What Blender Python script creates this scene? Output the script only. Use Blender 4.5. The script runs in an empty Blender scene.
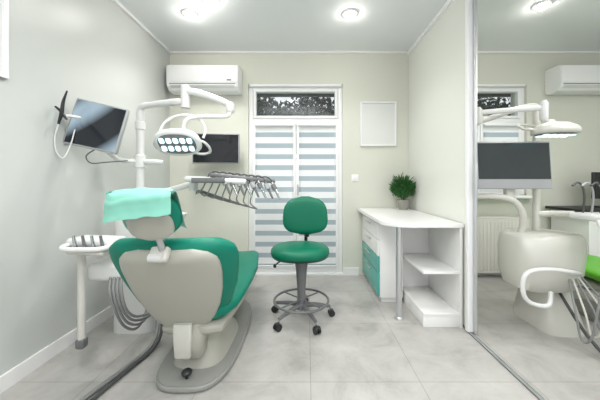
import bpy, bmesh, math, random
from mathutils import Vector, Matrix, Euler
random.seed(4)
S = bpy.context.scene
V = Vector

# ------------------------------------------------------------ materials
def lin(h):
    h = h.lstrip('#'); o = []
    for i in (0, 2, 4):
        c = int(h[i:i+2], 16)/255
        o.append(c/12.92 if c <= .04045 else ((c+.055)/1.055)**2.4)
    return (*o, 1)

def mat(name, col, rough=.5, metal=0, spec=.5, coat=0, emit=None, es=0, var=.03, vs=6, bump=0, bs=200):
    m = bpy.data.materials.new(name); m.use_nodes = True
    nt = m.node_tree; b = nt.nodes['Principled BSDF']
    c = lin(col)
    tc = nt.nodes.new('ShaderNodeTexCoord')
    if var > 0:
        n = nt.nodes.new('ShaderNodeTexNoise'); n.inputs['Scale'].default_value = vs
        nt.links.new(tc.outputs['Object'], n.inputs['Vector'])
        r = nt.nodes.new('ShaderNodeMapRange')
        r.inputs['To Min'].default_value = 1-var; r.inputs['To Max'].default_value = 1+var
        nt.links.new(n.outputs['Fac'], r.inputs['Value'])
        mx = nt.nodes.new('ShaderNodeVectorMath'); mx.operation = 'SCALE'
        mx.inputs[0].default_value = c[:3]
        nt.links.new(r.outputs['Result'], mx.inputs['Scale'])
        nt.links.new(mx.outputs[0], b.inputs['Base Color'])
    else:
        b.inputs['Base Color'].default_value = c
    b.inputs['Roughness'].default_value = rough
    b.inputs['Metallic'].default_value = metal
    b.inputs['Specular IOR Level'].default_value = spec
    b.inputs['Coat Weight'].default_value = coat
    if emit:
        b.inputs['Emission Color'].default_value = lin(emit)
        b.inputs['Emission Strength'].default_value = es
    if bump > 0:
        n2 = nt.nodes.new('ShaderNodeTexNoise'); n2.inputs['Scale'].default_value = bs
        nt.links.new(tc.outputs['Object'], n2.inputs['Vector'])
        bp = nt.nodes.new('ShaderNodeBump'); bp.inputs['Strength'].default_value = bump
        bp.inputs['Distance'].default_value = .002
        nt.links.new(n2.outputs['Fac'], bp.inputs['Height'])
        nt.links.new(bp.outputs['Normal'], b.inputs['Normal'])
    return m

M_wall = mat('wall_paint', 'd2d3c7', .55, var=.012, vs=2, bump=.05)
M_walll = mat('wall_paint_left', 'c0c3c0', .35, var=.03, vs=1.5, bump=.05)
M_ceil = mat('ceiling_satin', 'e4e8e9', .2, spec=.7, var=.01)
M_white = mat('white_lacquer', 'e8e8e6', .3, var=.01)
M_trim = mat('white_trim', 'e6e6e5', .4, var=.01)
M_pvc = mat('white_pvc', 'ebecec', .3, var=.01)
M_panel = mat('partition_white', 'dfe1da', .25, var=.008)
M_alu = mat('aluminium', 'c9cbcc', .35, metal=.8, var=.02)
M_chrome = mat('chrome', 'b9bcbe', .15, metal=1, var=0)
M_teal = mat('teal_leather', '017761', .42, spec=.3, var=.06, vs=8, bump=.15)
M_teal2 = mat('green_leather', '01684e', .42, spec=.3, var=.06, vs=8, bump=.15)
M_lime = mat('lime_leather', '5fb52a', .4, var=.05)
M_tealw = mat('teal_lacquer', '4aa297', .25, var=.02)
M_aqua = mat('aqua_plastic_sheet', '84c4b2', .4, spec=.3, var=.04, vs=14, bump=.3, bs=25)
M_shell = mat('chair_shell_grey', 'a8a79d', .35, var=.015)
M_base = mat('chair_base_grey', '8f908c', .4, var=.02)
M_unit = mat('unit_plastic', 'd8d9d7', .28, var=.01)
M_unit2 = mat('unit_plastic_warm', 'cac9c1', .3, var=.01)
M_hose = mat('hose_grey', '828483', .5, var=.04)
M_hosed = mat('hose_dark', '484a4a', .5, var=.04)
M_dark = mat('dark_plastic', '202224', .4, var=.03)
M_grey = mat('mid_grey_plastic', '686a6b', .4, var=.03)
M_bezel = mat('bezel_light_grey', 'a0a2a3', .35, var=.02)
M_screen = mat('screen_grey', '262f2d', .15, var=.05)
M_led = mat('led_white', 'd8eef8', .3, var=0, emit='b4e2f5', es=1.6)
M_spot = mat('spot_emitter', 'ffffff', .4, var=0, emit='fffaf2', es=125)
M_fillE = mat('fill_panel_emitter', 'ffffff', .4, var=0, emit='ffffff', es=3)  # glow of the added fill panels
M_paper = mat('paper_white', 'd8dad7', .6, var=.02, vs=3)
M_leaf = mat('leaf_green', '285e25', .5, var=.3, vs=20)
M_leafd = mat('tree_leaf_dark', '1f2a1c', .8, var=.4, vs=3, spec=.1)
M_bark = mat('bark', '4a3c30', .8, var=.2)
M_pot = mat('pot_ceramic', '98968d', .5, var=.05)
M_soil = mat('soil', '3a2e24', .9, var=.2)
M_rad = mat('radiator_enamel', 'd8d6ce', .35, var=.01)
M_conc = mat('balcony_concrete', '2c2c2c', .8, var=.1)
M_black = mat('screen_black', '0a0e13', .12, var=0, spec=.6)

def mat_screen_reflection():  # dark screen with a bluish window reflection painted in as emission
    m = bpy.data.materials.new('painted_screen_reflection'); m.use_nodes = True
    nt = m.node_tree; L = nt.links.new; b = nt.nodes['Principled BSDF']
    tc = nt.nodes.new('ShaderNodeTexCoord'); mp = nt.nodes.new('ShaderNodeMapping')
    mp.inputs['Rotation'].default_value = (0, math.radians(-50), 0)
    L(tc.outputs['Generated'], mp.inputs['Vector'])
    n = nt.nodes.new('ShaderNodeTexWave'); n.inputs['Scale'].default_value = .32; n.inputs['Distortion'].default_value = 2.5
    n.inputs['Detail'].default_value = 1; n.inputs['Detail Scale'].default_value = .6
    L(mp.outputs[0], n.inputs['Vector'])
    cr = nt.nodes.new('ShaderNodeValToRGB'); e = cr.color_ramp.elements
    e[0].position = .35; e[0].color = lin('12181f'); e[1].position = .95; e[1].color = lin('a8becc')
    L(n.outputs['Fac'], cr.inputs['Fac']); L(cr.outputs[0], b.inputs['Emission Color'])
    b.inputs['Emission Strength'].default_value = .85
    b.inputs['Base Color'].default_value = lin('0a0d11'); b.inputs['Roughness'].default_value = .12
    return m
M_screen_refl = mat_screen_reflection()

def mat_tile():
    m = bpy.data.materials.new('floor_tile_stone'); m.use_nodes = True
    nt = m.node_tree; L = nt.links.new; b = nt.nodes['Principled BSDF']
    g = nt.nodes.new('ShaderNodeNewGeometry')
    mp = nt.nodes.new('ShaderNodeMapping'); mp.inputs['Location'].default_value = (-.02, -.28, 0)
    L(g.outputs['Position'], mp.inputs['Vector'])
    br = nt.nodes.new('ShaderNodeTexBrick'); br.offset = 0; br.squash = 1
    br.inputs['Scale'].default_value = 1
    br.inputs['Brick Width'].default_value = .6; br.inputs['Row Height'].default_value = .6
    br.inputs['Mortar Size'].default_value = .0022; br.inputs['Mortar Smooth'].default_value = .2
    br.inputs['Color1'].default_value = (1, 1, 1, 1); br.inputs['Color2'].default_value = (.95, .95, .95, 1)
    br.inputs['Mortar'].default_value = (.62, .62, .62, 1)
    L(mp.outputs[0], br.inputs['Vector'])
    n = nt.nodes.new('ShaderNodeTexNoise'); n.inputs['Scale'].default_value = 3.2
    n.inputs['Detail'].default_value = 10; n.inputs['Roughness'].default_value = .7; n.inputs['Distortion'].default_value = .5
    L(g.outputs['Position'], n.inputs['Vector'])
    cr = nt.nodes.new('ShaderNodeValToRGB')
    e = cr.color_ramp.elements
    e[0].position = .3; e[0].color = lin('989692'); e[1].position = .7; e[1].color = lin('bdbbb7')
    x = cr.color_ramp.elements.new(.48); x.color = lin('aeaca8')
    L(n.outputs['Fac'], cr.inputs['Fac'])
    mx = nt.nodes.new('ShaderNodeMixRGB'); mx.blend_type = 'MULTIPLY'; mx.inputs[0].default_value = 1
    L(cr.outputs['Color'], mx.inputs[1]); L(br.outputs['Color'], mx.inputs[2])
    L(mx.outputs[0], b.inputs['Base Color'])
    b.inputs['Roughness'].default_value = .28
    return m
M_tile = mat_tile()

def mat_blind():
    m = bpy.data.materials.new('day_night_blind_fabric'); m.use_nodes = True
    nt = m.node_tree; L = nt.links.new
    for n in list(nt.nodes): nt.nodes.remove(n)
    out = nt.nodes.new('ShaderNodeOutputMaterial')
    g = nt.nodes.new('ShaderNodeNewGeometry'); sp = nt.nodes.new('ShaderNodeSeparateXYZ')
    L(g.outputs['Position'], sp.inputs[0])
    a = nt.nodes.new('ShaderNodeMath'); a.operation = 'DIVIDE'; a.inputs[1].default_value = .128
    L(sp.outputs['Z'], a.inputs[0])
    f = nt.nodes.new('ShaderNodeMath'); f.operation = 'FRACT'; L(a.outputs[0], f.inputs[0])
    s = nt.nodes.new('ShaderNodeMath'); s.operation = 'GREATER_THAN'; s.inputs[1].default_value = .57
    L(f.outputs[0], s.inputs[0])
    c = nt.nodes.new('ShaderNodeMixRGB'); c.inputs[1].default_value = lin('fcfdfd'); c.inputs[2].default_value = lin('b9c4cb')
    L(s.outputs[0], c.inputs[0])
    d = nt.nodes.new('ShaderNodeBsdfDiffuse'); t = nt.nodes.new('ShaderNodeBsdfTranslucent')
    L(c.outputs[0], d.inputs[0]); L(c.outputs[0], t.inputs[0])
    mx = nt.nodes.new('ShaderNodeMixShader'); mx.inputs[0].default_value = .5
    L(d.outputs[0], mx.inputs[1]); L(t.outputs[0], mx.inputs[2]); L(mx.outputs[0], out.inputs[0])
    return m
M_blind = mat_blind()

def mat_glass():
    m = bpy.data.materials.new('window_glass'); m.use_nodes = True
    nt = m.node_tree; L = nt.links.new
    for n in list(nt.nodes): nt.nodes.remove(n)
    out = nt.nodes.new('ShaderNodeOutputMaterial')
    t = nt.nodes.new('ShaderNodeBsdfTransparent'); t.inputs[0].default_value = (.88, .9, .91, 1)
    g = nt.nodes.new('ShaderNodeBsdfGlossy'); g.inputs['Roughness'].default_value = .02
    mx = nt.nodes.new('ShaderNodeMixShader'); mx.inputs[0].default_value = .05
    L(t.outputs[0], mx.inputs[1]); L(g.outputs[0], mx.inputs[2]); L(mx.outputs[0], out.inputs[0])
    return m
M_glass = mat_glass()

# ------------------------------------------------------------ geometry helpers
def root(name, loc):
    e = bpy.data.objects.new(name, None); e.location = loc
    e.empty_display_size = .1; S.collection.objects.link(e)
    return e

def mk(name, par, vs, fs, m, smooth=True):
    o0 = V(par.location) if par else V((0, 0, 0))
    me = bpy.data.meshes.new(name)
    me.from_pydata([tuple(V(v)-o0) for v in vs], [], fs)
    bm = bmesh.new(); bm.from_mesh(me)
    bmesh.ops.recalc_face_normals(bm, faces=bm.faces)
    bm.to_mesh(me); bm.free()
    me.materials.append(m)
    for p in me.polygons: p.use_smooth = smooth
    o = bpy.data.objects.new(name, me); S.collection.objects.link(o)
    if par: o.parent = par
    return o

def autosmooth(o, ang=35):
    me = o.data
    for p in me.polygons: p.use_smooth = True
    bm = bmesh.new(); bm.from_mesh(me)
    for e in bm.edges:
        if len(e.link_faces) == 2 and e.calc_face_angle(0) > math.radians(ang): e.smooth = False
    bm.to_mesh(me); bm.free()

def box(name, par, c, s, m, bev=.0, rot=(0, 0, 0), seg=3):
    bm = bmesh.new(); bmesh.ops.create_cube(bm, size=1)
    for v in bm.verts: v.co = V((v.co.x*s[0], v.co.y*s[1], v.co.z*s[2]))
    if bev > 0:
        bmesh.ops.bevel(bm, geom=list(bm.edges), offset=min(bev, min(s)*.49), segments=seg, profile=.5, affect='EDGES')
    R = Euler(rot).to_matrix()
    vs = [R @ v.co + V(c) for v in bm.verts]
    fs = [[v.index for v in f.verts] for f in bm.faces]
    bm.free()
    o = mk(name, par, vs, fs, m, False)
    if bev > 0: autosmooth(o, 40)
    return o

def bx(name, par, x0, x1, y0, y1, z0, z1, m, bev=0):
    return box(name, par, ((x0+x1)/2, (y0+y1)/2, (z0+z1)/2), (x1-x0, y1-y0, z1-z0), m, bev)

def multibox(name, lst, m):
    vs = []; fs = []
    for (x0, x1, y0, y1, z0, z1) in lst:
        b = len(vs)
        vs += [(x0,y0,z0),(x1,y0,z0),(x1,y1,z0),(x0,y1,z0),(x0,y0,z1),(x1,y0,z1),(x1,y1,z1),(x0,y1,z1)]
        fs += [[b+i for i in f] for f in ((0,1,2,3),(4,5,6,7),(0,1,5,4),(1,2,6,5),(2,3,7,6),(3,0,4,7))]
    return mk(name, None, vs, fs, m, False)

def catmull(P, n=8):
    P = [V(p) for p in P]
    if len(P) < 3: return P
    Q = [P[0]*2-P[1]]+P+[P[-1]*2-P[-2]]; out = []
    for i in range(1, len(Q)-2):
        a, b, c, d = Q[i-1:i+3]
        for k in range(n):
            t = k/n
            out.append(.5*((2*b)+(c-a)*t+(2*a-5*b+4*c-d)*t*t+(3*b-a-3*c+d)*t**3))
    out.append(P[-1]); return out

def tube(name, par, P, r, m, n=12, smooth=True, closed=False):
    P0 = [V(p) for p in P]
    if closed:
        k = len(P0); ext = catmull(P0[-2:]+P0+P0[:2], 6)
        P1 = ext[12:12+6*k]
    else: P1 = catmull(P0) if smooth else P0
    N = len(P1)
    rs = r if isinstance(r, (list, tuple)) else [r]
    def rad(i):
        t = i/(N-1)*(len(rs)-1); j = min(int(t), len(rs)-2) if len(rs) > 1 else 0
        return rs[0] if len(rs) == 1 else rs[j]+(rs[j+1]-rs[j])*(t-j)
    vs = []; fs = []; prev = None
    for i, p in enumerate(P1):
        if closed: t = P1[(i+1) % N]-P1[i-1]
        else: t = P1[min(i+1, N-1)]-P1[max(i-1, 0)]
        t.normalize()
        if prev is None:
            a = V((0, 0, 1)) if abs(t.z) < .9 else V((1, 0, 0)); u = t.cross(a).normalized()
        else:
            u = (prev-t*prev.dot(t)).normalized()
        prev = u; w = t.cross(u)
        for k in range(n):
            an = 2*math.pi*k/n; vs.append(p+(u*math.cos(an)+w*math.sin(an))*rad(i))
    for i in range(N-(0 if closed else 1)):
        j = (i+1) % N
        for k in range(n):
            fs.append([i*n+k, i*n+(k+1) % n, j*n+(k+1) % n, j*n+k])
    if not closed:
        fs.append(list(range(n))); fs.append([(N-1)*n+k for k in range(n)])
    o = mk(name, par, vs, fs, m)
    autosmooth(o, 50)
    return o

def cyl(name, par, a, b, r0, m, r1=None, n=24):
    return tube(name, par, [a, b], [r0, r0 if r1 is None else r1], m, n=n, smooth=False)

def loft(name, par, secs, m, n=36, ang=60):
    vs = []; fs = []
    for (c, u, w, hw, ht, bend, ex) in secs:
        c = V(c); u = V(u); w = V(w)
        for k in range(n):
            a = 2*math.pi*k/n; ca, sa = math.cos(a), math.sin(a)
            x = math.copysign(abs(ca)**(2/ex), ca); y = math.copysign(abs(sa)**(2/ex), sa)
            vs.append(c+u*(hw*x)+w*(ht*y+bend*x*x))
    N = len(secs)
    for i in range(N-1):
        for k in range(n):
            fs.append([i*n+k, i*n+(k+1) % n, (i+1)*n+(k+1) % n, (i+1)*n+k])
    fs.append(list(range(n))); fs.append([(N-1)*n+k for k in range(n)])
    o = mk(name, par, vs, fs, m); autosmooth(o, ang)
    return o

X_, Y_, Z_ = V((1, 0, 0)), V((0, 1, 0)), V((0, 0, 1))
def lathe(name, par, c, prof, m, sx=1, sy=1, ex=2, ang=50, n=36):
    c = V(c)
    return loft(name, par, [(c+Z_*z, X_, Y_, max(r, .0005)*sx, max(r, .0005)*sy, 0, ex) for r, z in prof], m, n, ang)

def extrude(name, par, pts, z0, z1, m, bev=0):
    bm = bmesh.new()
    vv = [bm.verts.new((x, y, z0)) for x, y in pts]
    f = bm.faces.new(vv)
    r = bmesh.ops.extrude_face_region(bm, geom=[f])
    for v in r['geom']:
        if isinstance(v, bmesh.types.BMVert): v.co.z = z1
    if bev:
        es = [e for e in bm.edges if abs(e.verts[0].co.z-e.verts[1].co.z) < 1e-6]
        bmesh.ops.bevel(bm, geom=es, offset=bev, segments=3, affect='EDGES')
    bm.verts.index_update()
    vs = [v.co.copy() for v in bm.verts]; fs = [[v.index for v in f.verts] for f in bm.faces]
    bm.free(); o = mk(name, par, vs, fs, m); autosmooth(o, 35); return o

# ------------------------------------------------------------ room shell
XL, XP, YB, H, XR, YF = -1.6, 1.18, 3.147, 2.6, 4.4, -1.2
multibox('floor', [(XL-.15, XR+.15, YF, YB+.25, -.1, 0)], M_tile)
multibox('ceiling', [(XL-.15, XR+.15, YF, YB+.25, H, H+.1)], M_ceil)
multibox('wall_left', [(XL-.15, XL, YF, YB+.25, 0, H)], M_walll)
multibox('wall_right', [(XR, XR+.15, YF, YB+.25, 0, H)], M_wall)
DX0, DX1, DZ = -.685, .415, 2.225
WX0, WX1, WZ0, WZ1 = 1.5, 2.56, .93, 2.225
multibox('wall_back', [
    (XL, DX0, YB, YB+.25, 0, H), (DX0, DX1, YB, YB+.25, DZ, H), (DX1, WX0, YB, YB+.25, 0, H),
    (WX0, WX1, YB, YB+.25, 0, WZ0), (WX0, WX1, YB, YB+.25, WZ1, H), (WX1, XR, YB, YB+.25, 0, H)], M_wall)
multibox('baseboard_left', [(XL, XL+.014, YF, YB, 0, .085)], M_trim)
multibox('baseboard_back', [(XL+.014, DX0, YB-.014, YB, 0, .085), (DX1, .60, YB-.014, YB, 0, .085), (XP+.05, XR, YB-.014, YB, 0, .085)], M_trim)
multibox('trim_1', [(XL, XL+.025, YF, YB-.025, H-.025, H)], M_trim)
multibox('trim_2', [(XL, XP-.02, YB-.025, YB, H-.025, H), (XP+.05, XR, YB-.025, YB, H-.025, H)], M_trim)

r = root('sliding_partition', (XP+.02, 2.55, 0))
bx('panel', r, XP, XP+.035, 1.975, YB-.002, .012, H-.045, M_panel)
bx('top_rail', r, XP-.015, XP+.05, YF+.02, YB-.002, H-.045, H-.001, M_pvc)
bx('end_post', r, XP-.025, XP+.035, 1.94, 1.975, .012, H-.045, M_pvc, .004)
bx('end_post_outer', r, XP+.01, XP+.03, 1.915, 1.94, .012, H-.045, M_alu, .004)
bx('pull_handle', r, XP+.0, XP+.02, 1.895, 1.92, 1.0, 1.22, M_alu, .004)
multibox('floor_track', [(XP-.012, XP-.004, YF+.02, 1.99, 0, .01), (XP+.008, XP+.016, YF+.02, 1.99, 0, .01), (XP-.012, XP+.016, YF+.02, 1.99, 0, .005)], M_alu)

# ------------------------------------------------------------ door & window
def blind(par, x0, x1, z0, z1, y):
    mk('blind_fabric', par, [(x0, y, z0), (x1, y, z0), (x1, y, z1), (x0, y, z1)], [(0, 1, 2, 3)], M_blind, False)
    bx('blind_cassette', par, x0-.005, x1+.005, y-.03, y+.005, z1, z1+.035, M_pvc, .008)
    bx('blind_bottom_bar', par, x0, x1, y-.008, y+.004, z0-.015, z0, M_pvc, .003)
    tube('blind_chain', par, [(x1-.012, y-.01, z1), (x1-.012, y-.012, z1-.9)], .0025, M_pvc, n=6, smooth=False)

def frame(par, x0, x1, z0, z1, w, y0, y1, nm='frame'):
    bx(nm+'_left', par, x0, x0+w, y0, y1, z0, z1, M_pvc, .004)
    bx(nm+'_right', par, x1-w, x1, y0, y1, z0, z1, M_pvc, .004)
    bx(nm+'_top', par, x0+w, x1-w, y0, y1, z1-w, z1, M_pvc, .004)
    bx(nm+'_bottom', par, x0+w, x1-w, y0, y1, z0, z0+w, M_pvc, .004)

def opening(name, x0, x1, z0, z1, ztr, mull, handle_z):
    r = root(name, ((x0+x1)/2, YB+.08, z0))
    ya, yb = YB+.03, YB+.11
    frame(r, x0, x1, z0, z1, .05, ya, yb)
    bx('transom_bar', r, x0+.05, x1-.05, ya, yb, ztr-.03, ztr+.03, M_pvc, .004)
    frame(r, x0+.055, x1-.055, ztr+.03, z1-.05, .032, ya-.012, yb-.02, 'transom_sash')
    bx('transom_glass', r, x0+.08, x1-.08, ya+.03, ya+.036, ztr+.055, z1-.075, M_glass)
    bx('header_blind_box', r, x0+.01, x1-.01, YB-.01, ya+.005, z1-.03, z1, M_pvc, .01)
    xs = [x0+.05, mull, x1-.05]
    for i in (0, 1):
        a = xs[i]+(.003 if i else 0); b = xs[i+1]-(.003 if not i else 0)
        frame(r, a, b, z0+.05, ztr-.03, .045, ya-.015, yb-.02, 'sash_%d' % (i+1))
        bx('glass_%d' % (i+1), r, a+.04, b-.04, ya+.03, ya+.036, z0+.09, ztr-.07, M_glass)
        blind(r, a+.03, b-.03, z0+.09, ztr-.065, ya-.018)
    bx('handle_plate', r, mull+.012, mull+.035, ya-.028, ya-.014, handle_z-.07, handle_z+.05, M_pvc, .004)
    tube('handle', r, [(mull+.023, ya-.02, handle_z), (mull+.023, ya-.06, handle_z), (mull+.023, ya-.065, handle_z-.02), (mull+.023, ya-.065, handle_z-.12)], .009, M_alu, n=8)
    return r
opening('door_1', DX0, DX1, .02, DZ, 1.80, -.128, 1.05)
opening('window_1', WX0, WX1, WZ0, WZ1, 1.80, 2.03, 1.4)
bx('trim_3', None, DX0, DX1, YB-.01, YB+.22, 0, .02, M_pvc)
bx('trim_4', None, WX0-.04, WX1+.04, YB-.12, YB+.03, WZ0-.03, WZ0, M_pvc, .006)

# outside
bx('balcony_slab', None, XL-.15, XR, YB+.251, 4.80, 2.58, 2.74, M_conc)
bx('ground_outside', None, -8, 10, YB+.26, 16, -.35, -.3, mat('grass', '7e8b6c', .9, var=.2))
def tree(x, y, h, n=2900):
    r = root('tree', (x, y, -.3))
    tube('trunk', r, [(x, y, -.3), (x+.05, y, h*.3), (x-.05, y, h*.65)], [.12, .09, .05], M_bark)
    vs = []; fs = []
    for i in range(n):
        d = V((random.gauss(0, 1), random.gauss(0, 1), random.gauss(0, 1))).normalized()*random.uniform(.3, 1)**.6
        c = V((x+d.x*1.6, y+d.y*1.0, h*.8+d.z*h*.33))
        a = V((random.gauss(0, 1), random.gauss(0, 1), random.gauss(0, 1))).normalized(); b = a.orthogonal().normalized()
        s = random.uniform(.07, .14); k = len(vs)
        vs += [c-a*s, c+b*s*.5, c+a*s, c-b*s*.5]; fs.append((k, k+1, k+2, k+3))
    mk('foliage', r, vs, fs, M_leafd, False)
tree(-2.2, 9.0, 3.7); tree(.1, 9.4, 3.6); tree(2.6, 9.2, 3.5); tree(5.0, 9.2, 3.8); tree(7.2, 9.6, 3.7)

# ------------------------------------------------------------ air conditioner
def aircon(x0):
    x1 = x0+.78; y0 = YB-.2; z0, z1 = 2.09, 2.375
    r = root('air_conditioner', ((x0+x1)/2, YB-.1, z0))
    prof = [(YB-.001, z0+.03), (YB-.001, z1), (y0+.03, z1), (y0+.008, z1-.012), (y0, z1-.04), (y0, z0+.075), (y0+.012, z0+.045), (y0+.05, z0+.01), (y0+.1, z0), (YB-.03, z0)]
    n = len(prof); vs = [(x0, a, b) for a, b in prof]+[(x1, a, b) for a, b in prof]
    fs = [list(range(n)), [n+i for i in range(n)]]+[[i, (i+1) % n, n+(i+1) % n, n+i] for i in range(n)]
    o = mk('body', r, vs, fs, M_pvc); autosmooth(o, 25)
    bx('front_panel', r, x0+.006, x1-.006, y0-.008, y0+.002, z0+.085, z1-.015, M_pvc, .004)
    box('louver', r, ((x0+x1)/2, y0+.028, z0+.034), (.70, .075, .006), M_unit, .002, (math.radians(-35), 0, 0))
    bx('outlet_gap', r, x0+.03, x1-.03, y0+.0, y0+.004, z0+.068, z0+.076, M_grey)
    bx('display', r, x1-.12, x1-.07, y0-.0095, y0-.007, z0+.10, z0+.115, M_grey)
    for i in range(16):
        bx('top_grille_%d' % i, r, x0+.03+i*.046, x0+.06+i*.046, y0+.05, YB-.03, z1-.0005, z1+.003, M_unit)
aircon(-1.535); aircon(2.77)

# ------------------------------------------------------------ frames, switch, radiator
r = root('picture_frame', (.827, YB-.01, 1.5))
bx('frame_left', r, .618, .636, YB-.025, YB-.001, 1.50, 2.016, M_pvc, .003)
bx('frame_right', r, 1.019, 1.037, YB-.025, YB-.001, 1.50, 2.016, M_pvc, .003)
bx('frame_top', r, .636, 1.019, YB-.025, YB-.001, 1.998, 2.016, M_pvc, .003)
bx('frame_bottom', r, .636, 1.019, YB-.025, YB-.001, 1.50, 1.518, M_pvc, .003)
bx('sheet', r, .636, 1.019, YB-.012, YB-.002, 1.518, 1.998, M_paper)
r = root('picture_frame', (XL+.01, 1.15, 1.64))
bx('frame_back', r, XL+.001, XL+.012, .72, 1.43, 1.64, 2.35, M_paper)
for nm, a in (('frame_bottom', (.72, 1.43, 1.64, 1.665)), ('frame_top', (.72, 1.43, 2.325, 2.35)), ('frame_far', (1.405, 1.43, 1.665, 2.325)), ('frame_near', (.72, .745, 1.665, 2.325))):
    bx(nm, r, XL+.001, XL+.024, *a, M_pvc, .003)
r = root('light_switch', (.56, YB, 1.13))
bx('plate', r, .52, .60, YB-.008, YB-.0005, 1.09, 1.17, M_pvc, .004)
bx('rocker', r, .535, .585, YB-.013, YB-.007, 1.105, 1.155, M_pvc, .003)

r = root('radiator', (2.05, YB-.07, 0))
bx('rear_panel', r, 1.62, 2.50, YB-.055, YB-.04, .06, .68, M_rad, .004)
bx('top_grille', r, 1.62, 2.50, YB-.115, YB-.04, .67, .69, M_rad, .004)
bx('front_panel', r, 1.62, 2.50, YB-.115, YB-.10, .06, .67, M_rad, .004)
for i in range(21):
    x = 1.655+i*.0405
    bx('rib_%d' % i, r, x, x+.02, YB-.119, YB-.113, .09, .64, M_rad, .003)
cyl('pipe_1', r, (2.46, YB-.08, .1), (2.46, YB-.08, .0), .009, M_pvc)
cyl('pipe_2', r, (2.41, YB-.08, .1), (2.41, YB-.08, .0), .009, M_pvc)

# ------------------------------------------------------------ lights
def downlight(x, y):
    r = root('ceiling_spotlight', (x, y, H))
    lathe('trim_ring', r, (x, y, H-.012), [(.060, 0), (.068, .004), (.068, .0115)], M_pvc)
    lathe('lens', r, (x, y, H-.040), [(.001, 0), (.020, .002), (.034, .011), (.042, .023), (.044, .03)], M_spot)
    l = bpy.data.lights.new('spot_lamp', 'SPOT'); l.energy = 25; l.spot_size = math.radians(125); l.spot_blend = .8; l.shadow_soft_size = .04
    l.color = (1, .985, .96)
    o = bpy.data.objects.new('spot_lamp', l); o.location = (0, 0, -.06); S.collection.objects.link(o); o.parent = r
for p in ((-1.05, 2.42), (.385, 2.42), (-.80, 2.22), (2.0, 2.30), (-.3, 1.4), (2.2, 1.3)): downlight(*p)
def panel(x, y, sx, sy, e):  # unseen hanging panel, added as fill light for the room
    z = 2.36
    r = root('added_fill_panel', (x, y, z))
    bx('frame', r, x-sx/2-.02, x+sx/2+.02, y-sy/2-.02, y+sy/2+.02, z, z+.03, M_pvc, .004)
    bx('diffuser', r, x-sx/2, x+sx/2, y-sy/2, y+sy/2, z-.004, z+.001, M_fillE)
    for i, (a, b) in enumerate(((-1, -1), (-1, 1), (1, -1), (1, 1))):
        cyl('suspension_%d' % i, r, (x+a*sx*.4, y+b*sy*.4, z+.03), (x+a*sx*.4, y+b*sy*.4, H), .002, M_alu, n=6)
    for nm, k, zz, rx in (('fill_lamp', 1, -.02, 0), ('fill_uplight', .5, .045, math.pi)):  # upward lamp added to brighten the ceiling
        l = bpy.data.lights.new(nm, 'AREA'); l.shape = 'RECTANGLE'; l.size = sx; l.size_y = sy; l.energy = e*k
        l.color = (1, .995, .985)
        o = bpy.data.objects.new(nm, l); o.location = (0, 0, zz); o.rotation_euler = (rx, 0, 0); S.collection.objects.link(o); o.parent = r
panel(-.4, .6, 1.2, .6, 15); panel(.2, -.5, 1.2, .6, 18); panel(2.8, .6, 1.2, .6, 18)
l = bpy.data.lights.new('blind_backlight_sun', 'SUN'); l.energy = 2.0; l.angle = .05  # added sun, angled in under the slab to brighten the blinds
o = bpy.data.objects.new('blind_backlight_sun', l); o.rotation_euler = (math.radians(-(90-27)), 0, math.radians(8)); o.location = (0, 8, 6); S.collection.objects.link(o)

# ------------------------------------------------------------ desk
r = root('desk', (.87, 2.6, 0))
pts = [(1.165, 3.13), (.585, 3.13), (.585, 2.32)]
for i in range(1, 10):
    a = math.radians(180+i*10); pts.append((.775+.19*math.cos(a), 2.2+.19*math.sin(a)*1.0))
pts += [(.80, 2.005), (1.165, 2.005)]
extrude('desktop', r, pts, .75, .782, M_white, .004)
cyl('leg', r, (.735, 2.16, .004), (.735, 2.16, .75), .024, M_alu)
lathe('leg_foot', r, (.735, 2.16, 0), [(.036, 0), (.036, .008), (.026, .02)], M_alu)
bx('cabinet_body', r, .655, .86, 2.42, 3.12, .05, .749, M_white, .003)
bx('cabinet_plinth', r, .675, .86, 2.45, 3.10, 0, .05, M_white)
z = .06
for i, (h, m) in enumerate(((.215, M_tealw), (.145, M_tealw), (.15, M_white), (.15, M_white))):
    bx('drawer_%d' % i, r, .636, .655, 2.43, 3.11, z, z+h-.006, m, .003)
    bx('drawer_handle_%d' % i, r, .618, .628, 2.68, 2.86, z+h-.045, z+h-.035, M_alu, .003)
    bx('drawer_handle_post_%d' % i, r, .627, .637, 2.69, 2.70, z+h-.045, z+h-.035, M_alu)
    z += h
bx('shelf_side', r, 1.145, 1.165, 2.02, 2.56, 0, .75, M_white, .002)
bx('shelf_back', r, .875, 1.145, 2.54, 2.56, 0, .75, M_white, .002)
bx('shelf_middle', r, .875, 1.145, 2.025, 2.54, .40, .42, M_white, .002)
bx('shelf_bottom', r, .875, 1.145, 2.025, 2.54, .085, .105, M_white, .002)
bx('shelf_plinth', r, .875, 1.145, 2.03, 2.54, 0, .085, M_white, .002)

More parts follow.
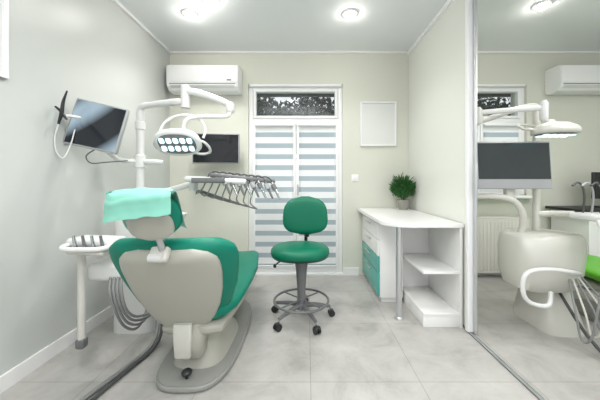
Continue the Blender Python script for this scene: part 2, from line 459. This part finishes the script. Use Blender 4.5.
# plant
r = root('potted_plant', (1.06, 2.98, .782))
lathe('pot', r, (1.06, 2.98, .782), [(.045, 0), (.05, .004), (.062, .105), (.064, .11), (.056, .11), (.054, .095), (.001, .095)], M_pot)
lathe('soil', r, (1.06, 2.98, .875), [(.052, 0), (.03, .008), (.001, .009)], M_soil)
vs = []; fs = []
for i in range(1300):
    d = V((random.gauss(0, 1), random.gauss(0, 1), random.gauss(0, 1))).normalized()*random.uniform(.05, 1)**.5
    c = V((1.06+d.x*.115, 2.98+d.y*.11, 1.0+d.z*.12))
    if c.z < .9: c.x = 1.06+(c.x-1.06)*.5; c.y = 2.98+(c.y-2.98)*.5
    if random.random() < .4: c.z += .035*abs(math.sin(c.x*70+c.y*31))
    up = (V((d.x*1.2, d.y*1.2, .9+random.uniform(-.3, .4)))).normalized()
    sd = up.cross(V((random.gauss(0, 1), random.gauss(0, 1), random.gauss(0, 1)))).normalized()
    L = random.uniform(.03, .065); w = random.uniform(.004, .008); k = len(vs)
    vs += [c, c+up*L*.45+sd*w, c+up*L, c+up*L*.45-sd*w]; fs.append((k, k+1, k+2, k+3))
mk('leaves', r, vs, fs, M_leaf, False)
for i in range(9):
    a = i*2.4; e = V((1.06+.07*math.cos(a), 2.98+.07*math.sin(a), 1.03))
    tube('stem_%d' % i, r, [(1.06+.02*math.cos(a), 2.98+.02*math.sin(a), .875), (1.06+.035*math.cos(a), 2.98+.035*math.sin(a), .95), e], .002, M_leaf, n=6)

# ------------------------------------------------------------ stool
cx, cy = -.045, 2.16
r = root('dental_stool', (cx, cy, 0))
hub = V((cx, cy, .11))
lathe('hub', r, (cx, cy, .075), [(.03, 0), (.04, .005), (.04, .05), (.03, .06)], M_grey)
for i in range(5):
    a = math.radians(-62+72*i); d = V((math.cos(a), math.sin(a), 0))
    tube('leg_%d' % i, r, [hub+d*.02, hub+d*.12-Z_*.008, hub+d*.235-Z_*.03], [.02, .017, .012], M_grey, n=10)
    e = V((cx, cy, 0))+d*.235
    cyl('caster_stem_%d' % i, r, e+Z_*.045, e+Z_*.085, .008, M_chrome)
    s = V((-d.y, d.x, 0)); e2 = e+d*.012+Z_*.026
    cyl('caster_wheel_a_%d' % i, r, e2-s*.022, e2-s*.006, .026, M_dark, n=18)
    cyl('caster_wheel_b_%d' % i, r, e2+s*.006, e2+s*.022, .026, M_dark, n=18)
    box('caster_hood_%d' % i, r, e2+Z_*.018, (.035, .046, .016), M_dark, .006, (0, 0, a))
ring = [(cx+.215*math.cos(t*math.pi/8), cy+.215*math.sin(t*math.pi/8), .15) for t in range(16)]
tube('foot_ring', r, ring, .0095, M_grey, closed=True)
for i in range(4):
    a = math.radians(45+90*i); d = V((math.cos(a), math.sin(a), 0))
    cyl('ring_spoke_%d' % i, r, V((cx, cy, .155))+d*.03, V((cx, cy, .15))+d*.215, .006, M_grey, n=10)
lathe('ring_collar', r, (cx, cy, .13), [(.033, 0), (.036, .004), (.036, .04), (.03, .045)], M_grey)
lathe('gas_column', r, (cx, cy, .12), [(.03, 0), (.034, .13), (.044, .27), (.055, .35), (.052, .36)], M_grey)
bx('seat_plate', r, cx-.1, cx+.1, cy-.1, cy+.1, .478, .498, M_dark, .008)
lathe('seat_pan', r, (cx-.01, cy, .49), [(.16, 0), (.20, .008), (.215, .02)], M_dark, 1.05, .97, 2.3)
lathe('seat_cushion', r, (cx-.01, cy, .505), [(.19, 0), (.215, .006), (.224, .03), (.222, .052), (.205, .07), (.17, .08), (.10, .084), (.001, .085)], M_teal2, 1.04, .96, 2.35, ang=80)
tube('lever', r, [(cx-.08, cy-.02, .487), (cx-.16, cy-.08, .48), (cx-.19, cy-.10, .463)], .006, M_dark, n=8)
lathe('lever_knob', r, (cx-.2, cy-.105, .44), [(.006, 0), (.012, .005), (.012, .022), (.005, .028)], M_dark, n=12)
tube('back_bracket', r, [(cx+.02, cy+.08, .483), (cx+.03, cy+.22, .483), (cx+.035, cy+.27, .52), (cx+.035, cy+.265, .62), (cx+.035, cy+.235, .75)], .015, M_dark, n=10)
lathe('bracket_knob', r, (cx+.045, cy+.25, .60), [(.012, 0), (.02, .005), (.02, .03), (.012, .035)], M_dark, n=16)
secs = []
bc = V((cx+.03, cy+.2, .80))
for i in range(15):
    t = -1+2*i/14; tt = max(-.995, min(.995, t))
    w = (1-abs(tt)**3.0)**(1/2.4)
    taper = 1.0+.06*tt*-1
    secs.append((bc+V((0, .012*tt, .165*tt)), X_, Y_, .19*w*taper+.002, .033*w**.6+.001, -.035*w*w, 2.6))
loft('backrest', r, secs, M_teal2, 40, 80)

# ------------------------------------------------------------ dental chair
def dental_chair(x, dx_bottom, pad_m, cover=True):
    r = root('dental_chair', (x, 1.9, 0))
    pl = []
    N = 40
    for i in range(N):
        a = 2*math.pi*i/N
        ca, sa = math.cos(a), math.sin(a)
        yy = 1.92+.53*math.copysign(abs(sa)**.6, sa)
        w = .225 if sa < 0 else .225-.05*sa
        pl.append((x+.0+w*math.copysign(abs(ca)**.6, ca), yy))
    extrude('floor_plate', r, pl, 0, .035, M_base, .012)
    loft('pedestal', r, [((x, 1.80, .03), X_, Y_, .16, .27, 0, 3.5), ((x, 1.80, .07), X_, Y_, .15, .25, 0, 3.5),
                         ((x, 1.78, .14), X_, Y_, .125, .19, 0, 3.5), ((x, 1.80, .24), X_, Y_, .12, .18, 0, 3.5)], M_shell, 40)
    loft('rear_cover', r, [((x-.01, 1.57, .10), X_, Y_, .06, .05, 0, 3.5), ((x-.01, 1.55, .125), X_, Y_, .075, .065, 0, 3.5),
                           ((x-.01, 1.55, .24), X_, Y_, .085, .07, 0, 3.5), ((x-.01, 1.57, .33), X_, Y_, .07, .06, 0, 3.5)], M_shell, 30)
    loft('rear_cover_tongue', r, [((x-.03, 1.485, .125), X_, Y_, .035, .012, 0, 4), ((x-.03, 1.48, .14), X_, Y_, .045, .016, 0, 4), ((x-.03, 1.475, .27), X_, Y_, .05, .018, 0, 4), ((x-.03, 1.48, .32), X_, Y_, .05, .018, 0, 4)], M_unit2, 30)
    loft('seat_frame', r, [((x, 1.50, .27), X_, Z_, .10, .02, 0, 3), ((x, 1.53, .265), X_, Z_, .17, .035, 0, 3.5), ((x, 1.9, .265), X_, Z_, .20, .045, 0, 3.5),
                           ((x, 2.3, .27), X_, Z_, .18, .035, 0, 3.5), ((x, 2.62, .27), X_, Z_, .13, .02, 0, 3)], M_shell, 40)
    ss = []
    for yy, hw, z in ((1.52, .12, .345), (1.54, .20, .345), (1.62, .235, .345), (1.8, .245, .345), (2.05, .245, .345), (2.25, .24, .355), (2.45, .21, .365), (2.62, .18, .36), (2.70, .14, .35), (2.72, .06, .345)):
        ss.append(((x, yy, z), X_, Z_, hw, .045 if .1 < hw else .02, .025, 3.2))
    loft('seat_cushion', r, ss, pad_m, 44, 80)
    B = V((x+dx_bottom, 1.59, .25)); T = V((x-.02, 1.27, .80)); ax = (T-B); Ln = ax.length; ax.normalize()
    u = V((1, .04, 0)).normalized(); nr = u.cross(ax).normalized()
    if nr.y < 0: nr = -nr
    def W(v):
        ks = [(0, .11), (.03, .165), (.12, .21), (.3, .265), (.5, .302), (.7, .32), (.82, .324), (.91, .305), (.97, .255), (1.0, .17)]
        for (a, p), (b, q) in zip(ks, ks[1:]):
            if v <= b: return p+(q-p)*(v-a)/(b-a)
        return ks[-1][1]
    cs = []; sh = []
    vl = [0, .015, .04, .08, .14, .22, .3, .4, .5, .6, .7, .78, .85, .90, .94, .97, .99, 1]
    for v in vl:
        w = W(v); e = min(1, .35+min(v, 1-v)*14)
        cs.append((B+ax*Ln*v+nr*.03, u, nr, w, .05*e, .03*(w/.29)**2, 2.8))
        w2 = w*(.80-.05*v)
        sh.append((B+ax*Ln*(.045+v*.92)-nr*.008, u, nr, w2, .045*e, .012*(w/.29)**2, 2.6))
    loft('backrest_cushion', r, cs, pad_m, 48, 80)
    loft('backrest_shell', r, sh, M_shell, 48, 80)
    # headrest support
    sl = T-nr*.04-ax*.02+V((-.01, 0, 0))
    box('headrest_slider', r, sl, (.085, .04, .07), M_unit2, .012, (math.radians(-33), 0, 0))
    cyl('slider_knob', r, sl-nr*.02-X_*.04, sl-nr*.02+X_*.02, .018, M_unit)
    tube('headrest_stem', r, [T-nr*.03-ax*.04, T-nr*.02+ax*.05, T+V((-.02, -.06, .08))], .018, M_chrome)
    hc = T+V((-.02, -.09, .145))
    ha = V((0, -.42, .9)).normalized(); hn = V((0, .9, .42)).normalized()
    hs = []; hb2 = []
    for i in range(13):
        t = -1+2*i/12; tt = max(-.99, min(.99, t)); w = (1-abs(tt)**3)**(1/2.6)
        hs.append((hc+ha*.105*tt+hn*.015, X_, hn, .122*w+.003, .032*w**.5, .015*w*w, 2.6))
        hb2.append((hc+ha*(.07*tt-.035)-hn*.018, X_, hn, .10*w+.003, .022*w**.5, .012*w*w, 2.6))
    loft('headrest_cushion', r, hs, pad_m, 36, 80)
    loft('headrest_shell', r, hb2, M_shell, 36, 80)
    if cover:
        vs = []; fs = []; nu = 26
        path = [(.070, -.09), (.058, -.05), (.056, .04), (.052, .10), (.035, .125), (-.01, .128), (-.038, .112), (-.048, .085), (-.058, .06), (-.070, .038)]
        pp = catmull([V((a, b, 0)) for a, b in path], 5)
        for j, p in enumerate(pp):
            tj = j/(len(pp)-1)
            hw = .140+.008*max(0, tj-.5)*2
            for i in range(nu+1):
                s = -1+2*i/nu
                wob = .0015*math.sin(s*7+tj*5)+.001*math.sin(s*13-tj*9)
                curl = -.022*max(0, abs(s)-.75)/.25*(1 if p.x > 0 else -.8)
                q = hc+V((-.010-.02*max(0, tj-.55), 0, 0))+X_*(hw*s)+hn*(p.x+wob+curl)+ha*(p.y-.008*s*s+wob+.020*s*(1 if tj > .6 else .1))
                vs.append(q)
        for j in range(len(pp)-1):
            for i in range(nu):
                a = j*(nu+1)+i; fs.append((a, a+1, a+nu+2, a+nu+1))
        mk('headrest_cover', r, vs, fs, M_aqua)
    cyl('foot_joystick_stem', r, (x+.0, 1.46, .035), (x+.0, 1.46, .07), .008, M_dark)
    lathe('foot_joystick', r, (x+.0, 1.46, .055), [(.01, 0), (.026, .006), (.028, .016), (.018, .026), (.001, .029)], M_dark, n=20)
    return r
dental_chair(-.65, -.045, M_teal)
dental_chair(2.44, 0, M_lime, False)

# ------------------------------------------------------------ dental unit (left)
r = root('dental_unit', (-1.25, 2.12, 0))
loft('column_body', r, [((-1.27, 2.14, 0), X_, Y_, .17, .20, 0, 4), ((-1.27, 2.14, .06), X_, Y_, .17, .20, 0, 4), ((-1.27, 2.14, .5), X_, Y_, .155, .18, 0, 4),
                        ((-1.27, 2.14, .80), X_, Y_, .165, .19, 0, 4), ((-1.27, 2.14, .84), X_, Y_, .15, .175, 0, 4)], M_unit, 40)
lathe('spittoon_bowl', r, (-1.05, 2.05, .76), [(.03, 0), (.06, .01), (.115, .06), (.13, .09), (.125, .09), (.10, .055), (.04, .02), (.001, .018)], M_pvc)
tube('spittoon_tap', r, [(-1.17, 2.12, .83), (-1.17, 2.12, .95), (-1.12, 2.09, .98), (-1.08, 2.07, .94)], .008, M_chrome, n=10)
cyl('pole', r, (-1.31, 2.12, .82), (-1.31, 2.12, 1.64), .028, M_unit)
lathe('pole_collar_low', r, (-1.31, 2.12, 1.20), [(.03, 0), (.04, .004), (.04, .10), (.03, .105)], M_unit)
lathe('pole_collar_top', r, (-1.31, 2.12, 1.50), [(.03, 0), (.036, .004), (.036, .06), (.03, .065)], M_unit)
tube('lamp_arm_1', r, [(-1.31, 2.12, 1.60), (-1.31, 2.12, 1.655), (-1.28, 2.11, 1.685), (-1.22, 2.10, 1.69), (-1.0, 2.02, 1.69), (-.90, 2.0, 1.685)], .024, M_unit)
cyl('lamp_elbow', r, (-.90, 2.0, 1.64), (-.90, 2.0, 1.79), .032, M_unit)
lathe('lamp_elbow_cap', r, (-.90, 2.0, 1.79), [(.032, 0), (.028, .012), (.012, .02), (.001, .021)], M_unit)
tube('lamp_arm_2', r, [(-.90, 2.0, 1.765), (-.80, 1.98, 1.745), (-.65, 1.94, 1.69), (-.55, 1.90, 1.64)], [.028, .026, .024, .022], M_unit)
lathe('lamp_wrist', r, (-.54, 1.90, 1.58), [(.02, 0), (.028, .01), (.028, .06), (.015, .075)], M_unit)
tube('lamp_arm_3', r, [(-.54, 1.90, 1.59), (-.55, 1.88, 1.555), (-.60, 1.85, 1.54), (-.70, 1.80, 1.53), (-.79, 1.77, 1.50), (-.82, 1.78, 1.42)], .014, M_unit)
def lamp_head(r, c, s=1, tilt=-50, mm=None, ringed=False):
    mm = mm or M_unit
    c = V(c); R = Matrix.Rotation(math.radians(tilt), 3, 'X')
    U, N_, W_ = R @ X_, R @ Y_, R @ Z_
    loft('lamp_housing', r, [(c+W_*z*s, U, N_, a*s, b*s, 0, 2.4) for z, a, b in ((-.035, .135, .085), (-.03, .15, .098), (-.005, .155, .102), (.02, .14, .09), (.045, .09, .06), (.055, .03, .02))], mm, 40, 70)
    loft('lamp_lens', r, [(c+W_*z*s, U, N_, a*s, b*s, 0, 2.6) for z, a, b in ((-.041, .12, .07), (-.034, .128, .078))], M_grey, 40)
    for i in range(5):
        for j in range(2):
            p = c+U*((i-2)*.046*s)+N_*((j-.5)*.06*s)-W_*.042*s
            loft('led_%d_%d' % (i, j), r, [(p, U, N_, .018*s, .022*s, 0, 3), (p-W_*.006*s, U, N_, .014*s, .018*s, 0, 3)], M_led, 16)
    for sg in (-1, 1):
        P = [c+U*sg*.10*s, c+U*sg*.16*s+N_*.0, c+U*sg*.185*s+N_*.06*s+W_*.02*s, c+U*sg*.16*s+N_*.13*s+W_*.06*s, c+U*sg*.09*s+N_*.15*s+W_*.07*s, c+U*sg*.02*s+N_*.11*s+W_*.05*s]
        tube('lamp_handle_%d' % (sg+1), r, P, .009*s, mm, n=10)
    box('lamp_yoke', r, c+W_*.06*s+N_*.05*s, (.07*s, .06*s, .05*s), mm, .015*s, (math.radians(tilt), 0, 0))
    if ringed:
        P = [c+V((.15*math.cos(a), .05+.03*math.sin(a), .07+.12*math.sin(a))) for a in [math.radians(d) for d in range(-20, 201, 20)]]
        tube('lamp_yoke_ring', r, P, .009, mm, n=10)
lamp_head(r, (-.825, 1.74, 1.355), .95, ringed=True)
tube('delivery_arm', r, [(-1.28, 2.1, 1.02), (-1.1, 2.06, 1.02), (-.95, 2.0, 1.05), (-.82, 1.95, 1.085)], [.028, .024, .022, .02], M_unit)
cyl('delivery_pivot', r, (-.82, 1.95, 1.03), (-.82, 1.95, 1.13), .03, M_unit)
box('delivery_head', r, (-.62, 1.92, 1.105), (.42, .22, .04), M_unit, .018, (0, math.radians(3), 0))
box('delivery_head_panel', r, (-.66, 1.80, 1.105), (.22, .02, .035), M_grey, .006)
box('instrument_rail', r, (-.44, 1.86, 1.12), (.44, .05, .03), M_grey, .01, (0, math.radians(6), math.radians(8)))
for i in range(8):
    bxp = V((-.60+i*.047, 1.84+i*.005, 1.14-i*.005))
    tube('whip_%d' % i, r, [bxp+V((-.10, .05, -.03)), bxp+V((-.07, .02, .01)), bxp+V((-.02, 0, .025)), bxp+V((.02, -.01, .005)), bxp+V((.04, -.015, -.04))], .0055, M_hosed, n=8)
    cyl('handpiece_%d' % i, r, bxp+V((.03, -.013, -.015)), bxp+V((.085, -.03, -.13)), .011, M_chrome if i % 2 else M_grey, .007, n=14)
    cyl('holder_%d' % i, r, bxp+V((.035, -.014, -.03)), bxp+V((.052, -.02, -.065)), .017, M_grey if i % 2 else M_bezel, n=14)
    tube('hose_%d' % i, r, [bxp+V((-.10, .05, -.03)), bxp+V((-.13, .03, -.10-.008*i)), bxp+V((-.18+.01*i, .06, -.13-.01*i)), V((-.80+.004*i, 1.97, 1.03))], .005, M_hose, n=8)
# assistant arm
tube('assistant_arm', r, [(-1.27, 2.0, .60), (-1.27, 1.85, .62), (-1.24, 1.72, .66), (-1.22, 1.62, .72)], .028, M_unit)
box('assistant_head', r, (-1.23, 1.58, .75), (.28, .14, .05), M_unit, .022, (0, 0, math.radians(-6)))
tube('assistant_handle', r, [(-1.34, 1.56, .745), (-1.35, 1.49, .735), (-1.31, 1.465, .73), (-1.22, 1.46, .73), (-1.14, 1.465, .73), (-1.10, 1.49, .735), (-1.11, 1.55, .745)], .014, M_unit, n=10)
box('assistant_drip_tray', r, (-1.22, 1.51, .705), (.22, .07, .025), M_unit2, .01, (0, 0, math.radians(-6)))
cyl('assistant_post', r, (-1.31, 1.57, .73), (-1.31, 1.57, .17), .02, M_unit2)
box('assistant_post_foot', r, (-1.31, 1.57, .16), (.05, .05, .06), M_grey, .015)
box('assistant_mid_box', r, (-1.20, 1.68, .56), (.22, .18, .11), M_unit, .03)
for i in range(4):
    x = -1.28+i*.05
    cyl('suction_%d' % i, r, (x, 1.50, .71), (x-.01, 1.49, .80), .010, M_grey if i % 2 else M_chrome, .007, n=12)
    x2 = -1.14+.022*i
    tube('suction_hose_%d' % i, r, [(x2-.03, 1.62, .56), (x2, 1.56, .48), (x2+.02, 1.57, .36), (x2+.03, 1.64, .22+.02*i), (x2+.04, 1.75, .15+.03*i), (x2+.02, 1.88, .20), (-1.18+.02*i, 1.98, .32)], .008, M_hose, n=10)
for i in range(2):
    tube('floor_hose_%d' % i, r, [(-1.12+.02*i, 1.97, .25), (-1.04+.03*i, 1.88, .10), (-1.02+.03*i, 1.76, .025), (-1.06+.03*i, 1.55, .015), (-1.12+.05*i, 1.30, .015), (-1.12+.06*i, 1.0, .015)], .010 if i else .012, M_hosed if i == 1 else M_hose, n=10)
# big monitor on pole
tube('monitor_arm', r, [(-1.31, 2.12, 1.25), (-1.40, 2.02, 1.26), (-1.41, 1.93, 1.30)], .018, M_unit)
tube('monitor_arm_right', r, [(-1.31, 2.12, 1.25), (-1.22, 2.12, 1.25), (-1.14, 2.14, 1.245)], .02, M_unit)
def monitor(name, c, w, h, rot, frame_m, screen_m, d=.035, chin=.0, par=None):
    r = par or root(name, c)
    E = Euler([math.radians(a) for a in rot]).to_matrix(); c = V(c); e = [math.radians(a) for a in rot]
    box('monitor_case', r, c, (w, d, h), frame_m, .008, e)
    box('monitor_screen', r, c+E @ V((0, -d/2-.001, chin/2)), (w-.024, .003, h-.024-chin), screen_m, 0, e)
    box('monitor_back', r, c+E @ V((0, d/2+.015, 0)), (w*.5, .04, h*.5), frame_m, .012, e)
    return r
monitor('', (-1.42, 1.83, 1.47), .325, .32, (-6, 12, 10), M_bezel, M_screen_refl, par=r)
box('monitor_hinge', r, (-1.41, 1.90, 1.36), (.06, .06, .12), M_unit, .012)
tube('camera_handpiece', r, [(-1.51, 1.70, 1.67), (-1.535, 1.70, 1.60), (-1.545, 1.70, 1.53), (-1.565, 1.70, 1.46)], [.004, .009, .011, .007], M_dark)
tube('camera_handpiece_2', r, [(-1.585, 1.70, 1.57), (-1.55, 1.70, 1.54), (-1.52, 1.71, 1.49)], [.006, .009, .007], M_dark)
tube('camera_holder', r, [(-1.56, 1.72, 1.50), (-1.54, 1.74, 1.52), (-1.50, 1.79, 1.52)], .010, M_unit)
tube('camera_cable', r, [(-1.56, 1.70, 1.47), (-1.588, 1.70, 1.38), (-1.588, 1.71, 1.29), (-1.56, 1.73, 1.25), (-1.54, 1.76, 1.34), (-1.53, 1.78, 1.44)], .004, M_unit, n=8)
tube('camera_cable_2', r, [(-1.42, 1.84, 1.33), (-1.47, 1.80, 1.27), (-1.44, 1.80, 1.22), (-1.38, 1.86, 1.23), (-1.33, 2.0, 1.25)], .004, M_hosed, n=8)

# wall monitor
r = root('wall_monitor', (-.99, 2.95, 1.29))
monitor('', (-.99, 2.95, 1.45), .50, .33, (0, 0, 6), M_bezel, M_black, d=.04, par=r)
box('wall_bracket', r, (-.99, 3.06, 1.45), (.05, .14, .05), M_dark, .01)
box('wall_plate', r, (-.99, 3.138, 1.45), (.12, .016, .16), M_dark, .004)

# ------------------------------------------------------------ dental unit in adjoining room
r = root('dental_unit', (1.75, 2.1, 0))
loft('body', r, [((1.72, 2.02, .30), X_, Y_, .12, .10, 0, 3), ((1.72, 2.02, .33), X_, Y_, .20, .15, 0, 3.4), ((1.73, 2.02, .44), X_, Y_, .235, .18, 0, 3.6),
                 ((1.74, 2.02, .60), X_, Y_, .245, .18, 0, 3.8), ((1.745, 2.02, .69), X_, Y_, .235, .17, 0, 3.8), ((1.75, 2.02, .715), X_, Y_, .21, .15, 0, 3.8)], M_unit2, 44, 50)
loft('floor_column', r, [((1.86, 2.1, 0), X_, Y_, .15, .2, 0, 4), ((1.86, 2.1, .05), X_, Y_, .15, .2, 0, 4), ((1.84, 2.1, .32), X_, Y_, .11, .13, 0, 4)], M_unit2, 40)
tube('body_handle', r, [(1.88, 1.86, .46), (1.78, 1.80, .49), (1.60, 1.77, .52), (1.47, 1.77, .51), (1.42, 1.77, .46), (1.42, 1.77, .36), (1.47, 1.77, .30), (1.58, 1.77, .285), (1.68, 1.86, .33)], .014, M_unit, n=12)
tube('monitor_curved_arm', r, [(1.60, 2.05, .68), (1.62, 2.03, .76), (1.59, 2.0, .88), (1.52, 2.0, .96), (1.40, 2.02, .985), (1.26, 2.06, .98)], .022, M_unit2)
cyl('pole', r, (1.80, 2.12, .69), (1.80, 2.12, 1.64), .024, M_unit2)
lathe('pole_collar', r, (1.80, 2.12, 1.10), [(.03, 0), (.036, .004), (.036, .09), (.03, .095)], M_unit2)
tube('lamp_arm_1', r, [(1.80, 2.12, 1.60), (1.80, 2.12, 1.67), (1.76, 2.11, 1.685), (1.6, 2.09, 1.65), (1.40, 2.07, 1.58), (1.30, 2.06, 1.555)], .022, M_unit2)
tube('lamp_arm_2', r, [(1.30, 2.06, 1.62), (1.45, 2.0, 1.62), (1.66, 1.92, 1.62)], .02, M_unit)
lathe('lamp_elbow', r, (1.30, 2.06, 1.53), [(.028, 0), (.034, .01), (.034, .11), (.02, .13)], M_unit2)
lathe('lamp_wrist', r, (1.68, 1.915, 1.53), [(.018, 0), (.026, .01), (.026, .12), (.015, .14)], M_unit)
tube('lamp_arm_3', r, [(1.68, 1.915, 1.55), (1.69, 1.90, 1.50), (1.70, 1.87, 1.46)], .018, M_unit)
lamp_head(r, (1.69, 1.84, 1.45), .95, -2, M_unit2)
monitor('', (1.515, 2.0, 1.215), .53, .35, (-4, 0, -3), M_bezel, M_screen, d=.05, chin=.06, par=r)
box('monitor_neck', r, (1.52, 2.03, 1.01), (.07, .05, .10), M_unit2, .015)
box('monitor_link', r, (1.67, 2.08, 1.19), (.24, .05, .06), M_unit2, .012)
# instruments
tube('delivery_arm', r, [(1.80, 2.12, .84), (1.87, 2.06, .85), (1.93, 1.95, .86)], .024, M_unit2)
box('delivery_head', r, (2.03, 1.80, .86), (.38, .22, .045), M_unit, .02)
box('delivery_rail', r, (2.03, 1.68, .86), (.36, .04, .03), M_unit2, .01)
tube('delivery_handle', r, [(1.86, 1.72, .85), (1.80, 1.66, .83), (1.81, 1.60, .80), (1.88, 1.58, .78), (2.02, 1.58, .78)], .011, M_unit, n=10)
for i in range(5):
    x = 1.90+i*.06
    tube('whip_%d' % i, r, [(x, 1.86, .88), (x-.02, 1.83, .98), (x-.07, 1.79, 1.05), (x-.13, 1.76, 1.09), (x-.18, 1.75, 1.07)], .0065, M_bezel if i % 2 else M_hosed, n=8)
    cyl('handpiece_%d' % i, r, (x-.02, 1.66, .91), (x+.01, 1.63, .78), .011, M_chrome if i % 2 else M_grey, .008, n=12)
    sx = x-.03
    tube('hose_%d' % i, r, [(x, 1.66, .82), (sx-.04, 1.64, .6), (sx-.11, 1.63, .34), (sx-.13, 1.65, .14+.03*i), (sx-.14, 1.70, .10+.03*i), (sx-.14, 1.74, .26), (1.80+.02*i, 1.86, .45)], .0065, M_unit2 if i % 2 else M_hose, n=10)
tube('floor_hose', r, [(1.82, 1.95, .3), (1.80, 1.75, .12), (1.80, 1.6, .03), (1.74, 1.45, .02), (1.62, 1.30, .02), (1.60, 1.05, .02)], .010, M_hosed, n=10)

r = root('side_table', (3.4, 2.8, 0))
bx('top', r, 2.75, 4.2, 2.62, 3.12, .78, .81, M_dark, .003)
bx('cabinet', r, 2.8, 4.15, 2.68, 3.1, .03, .78, M_white, .003)
bx('door_gap', r, 3.27, 3.275, 2.675, 2.69, .05, .76, M_grey)
bx('plinth', r, 2.83, 4.12, 2.71, 3.1, 0, .03, M_grey)
r = root('desktop_monitor', (3.2, 2.85, .812))
monitor('', (3.22, 2.85, 1.05), .42, .28, (0, 0, 0), M_dark, M_black, d=.03, par=r)
box('stand', r, (3.22, 2.88, .90), (.05, .03, .15), M_dark, .005)
bx('foot', r, 3.12, 3.32, 2.79, 2.97, .812, .826, M_dark, .003)

# ------------------------------------------------------------ world, camera
w = bpy.data.worlds.new('sky'); S.world = w; w.use_nodes = True
bg = w.node_tree.nodes['Background']; bg.inputs['Color'].default_value = (.96, .98, 1, 1); bg.inputs['Strength'].default_value = 1.05
cam = bpy.data.cameras.new('camera'); co = bpy.data.objects.new('camera', cam); S.collection.objects.link(co)
co.location = (0, 0, 1.107); co.rotation_euler = (math.pi/2, 0, 0)
cam.sensor_width = 36; cam.lens = 16.2; cam.shift_x = -.0117; cam.shift_y = -.0333; cam.clip_start = .05
S.camera = co
S.view_settings.view_transform = 'Standard'; S.view_settings.look = 'None'; S.view_settings.exposure = .16
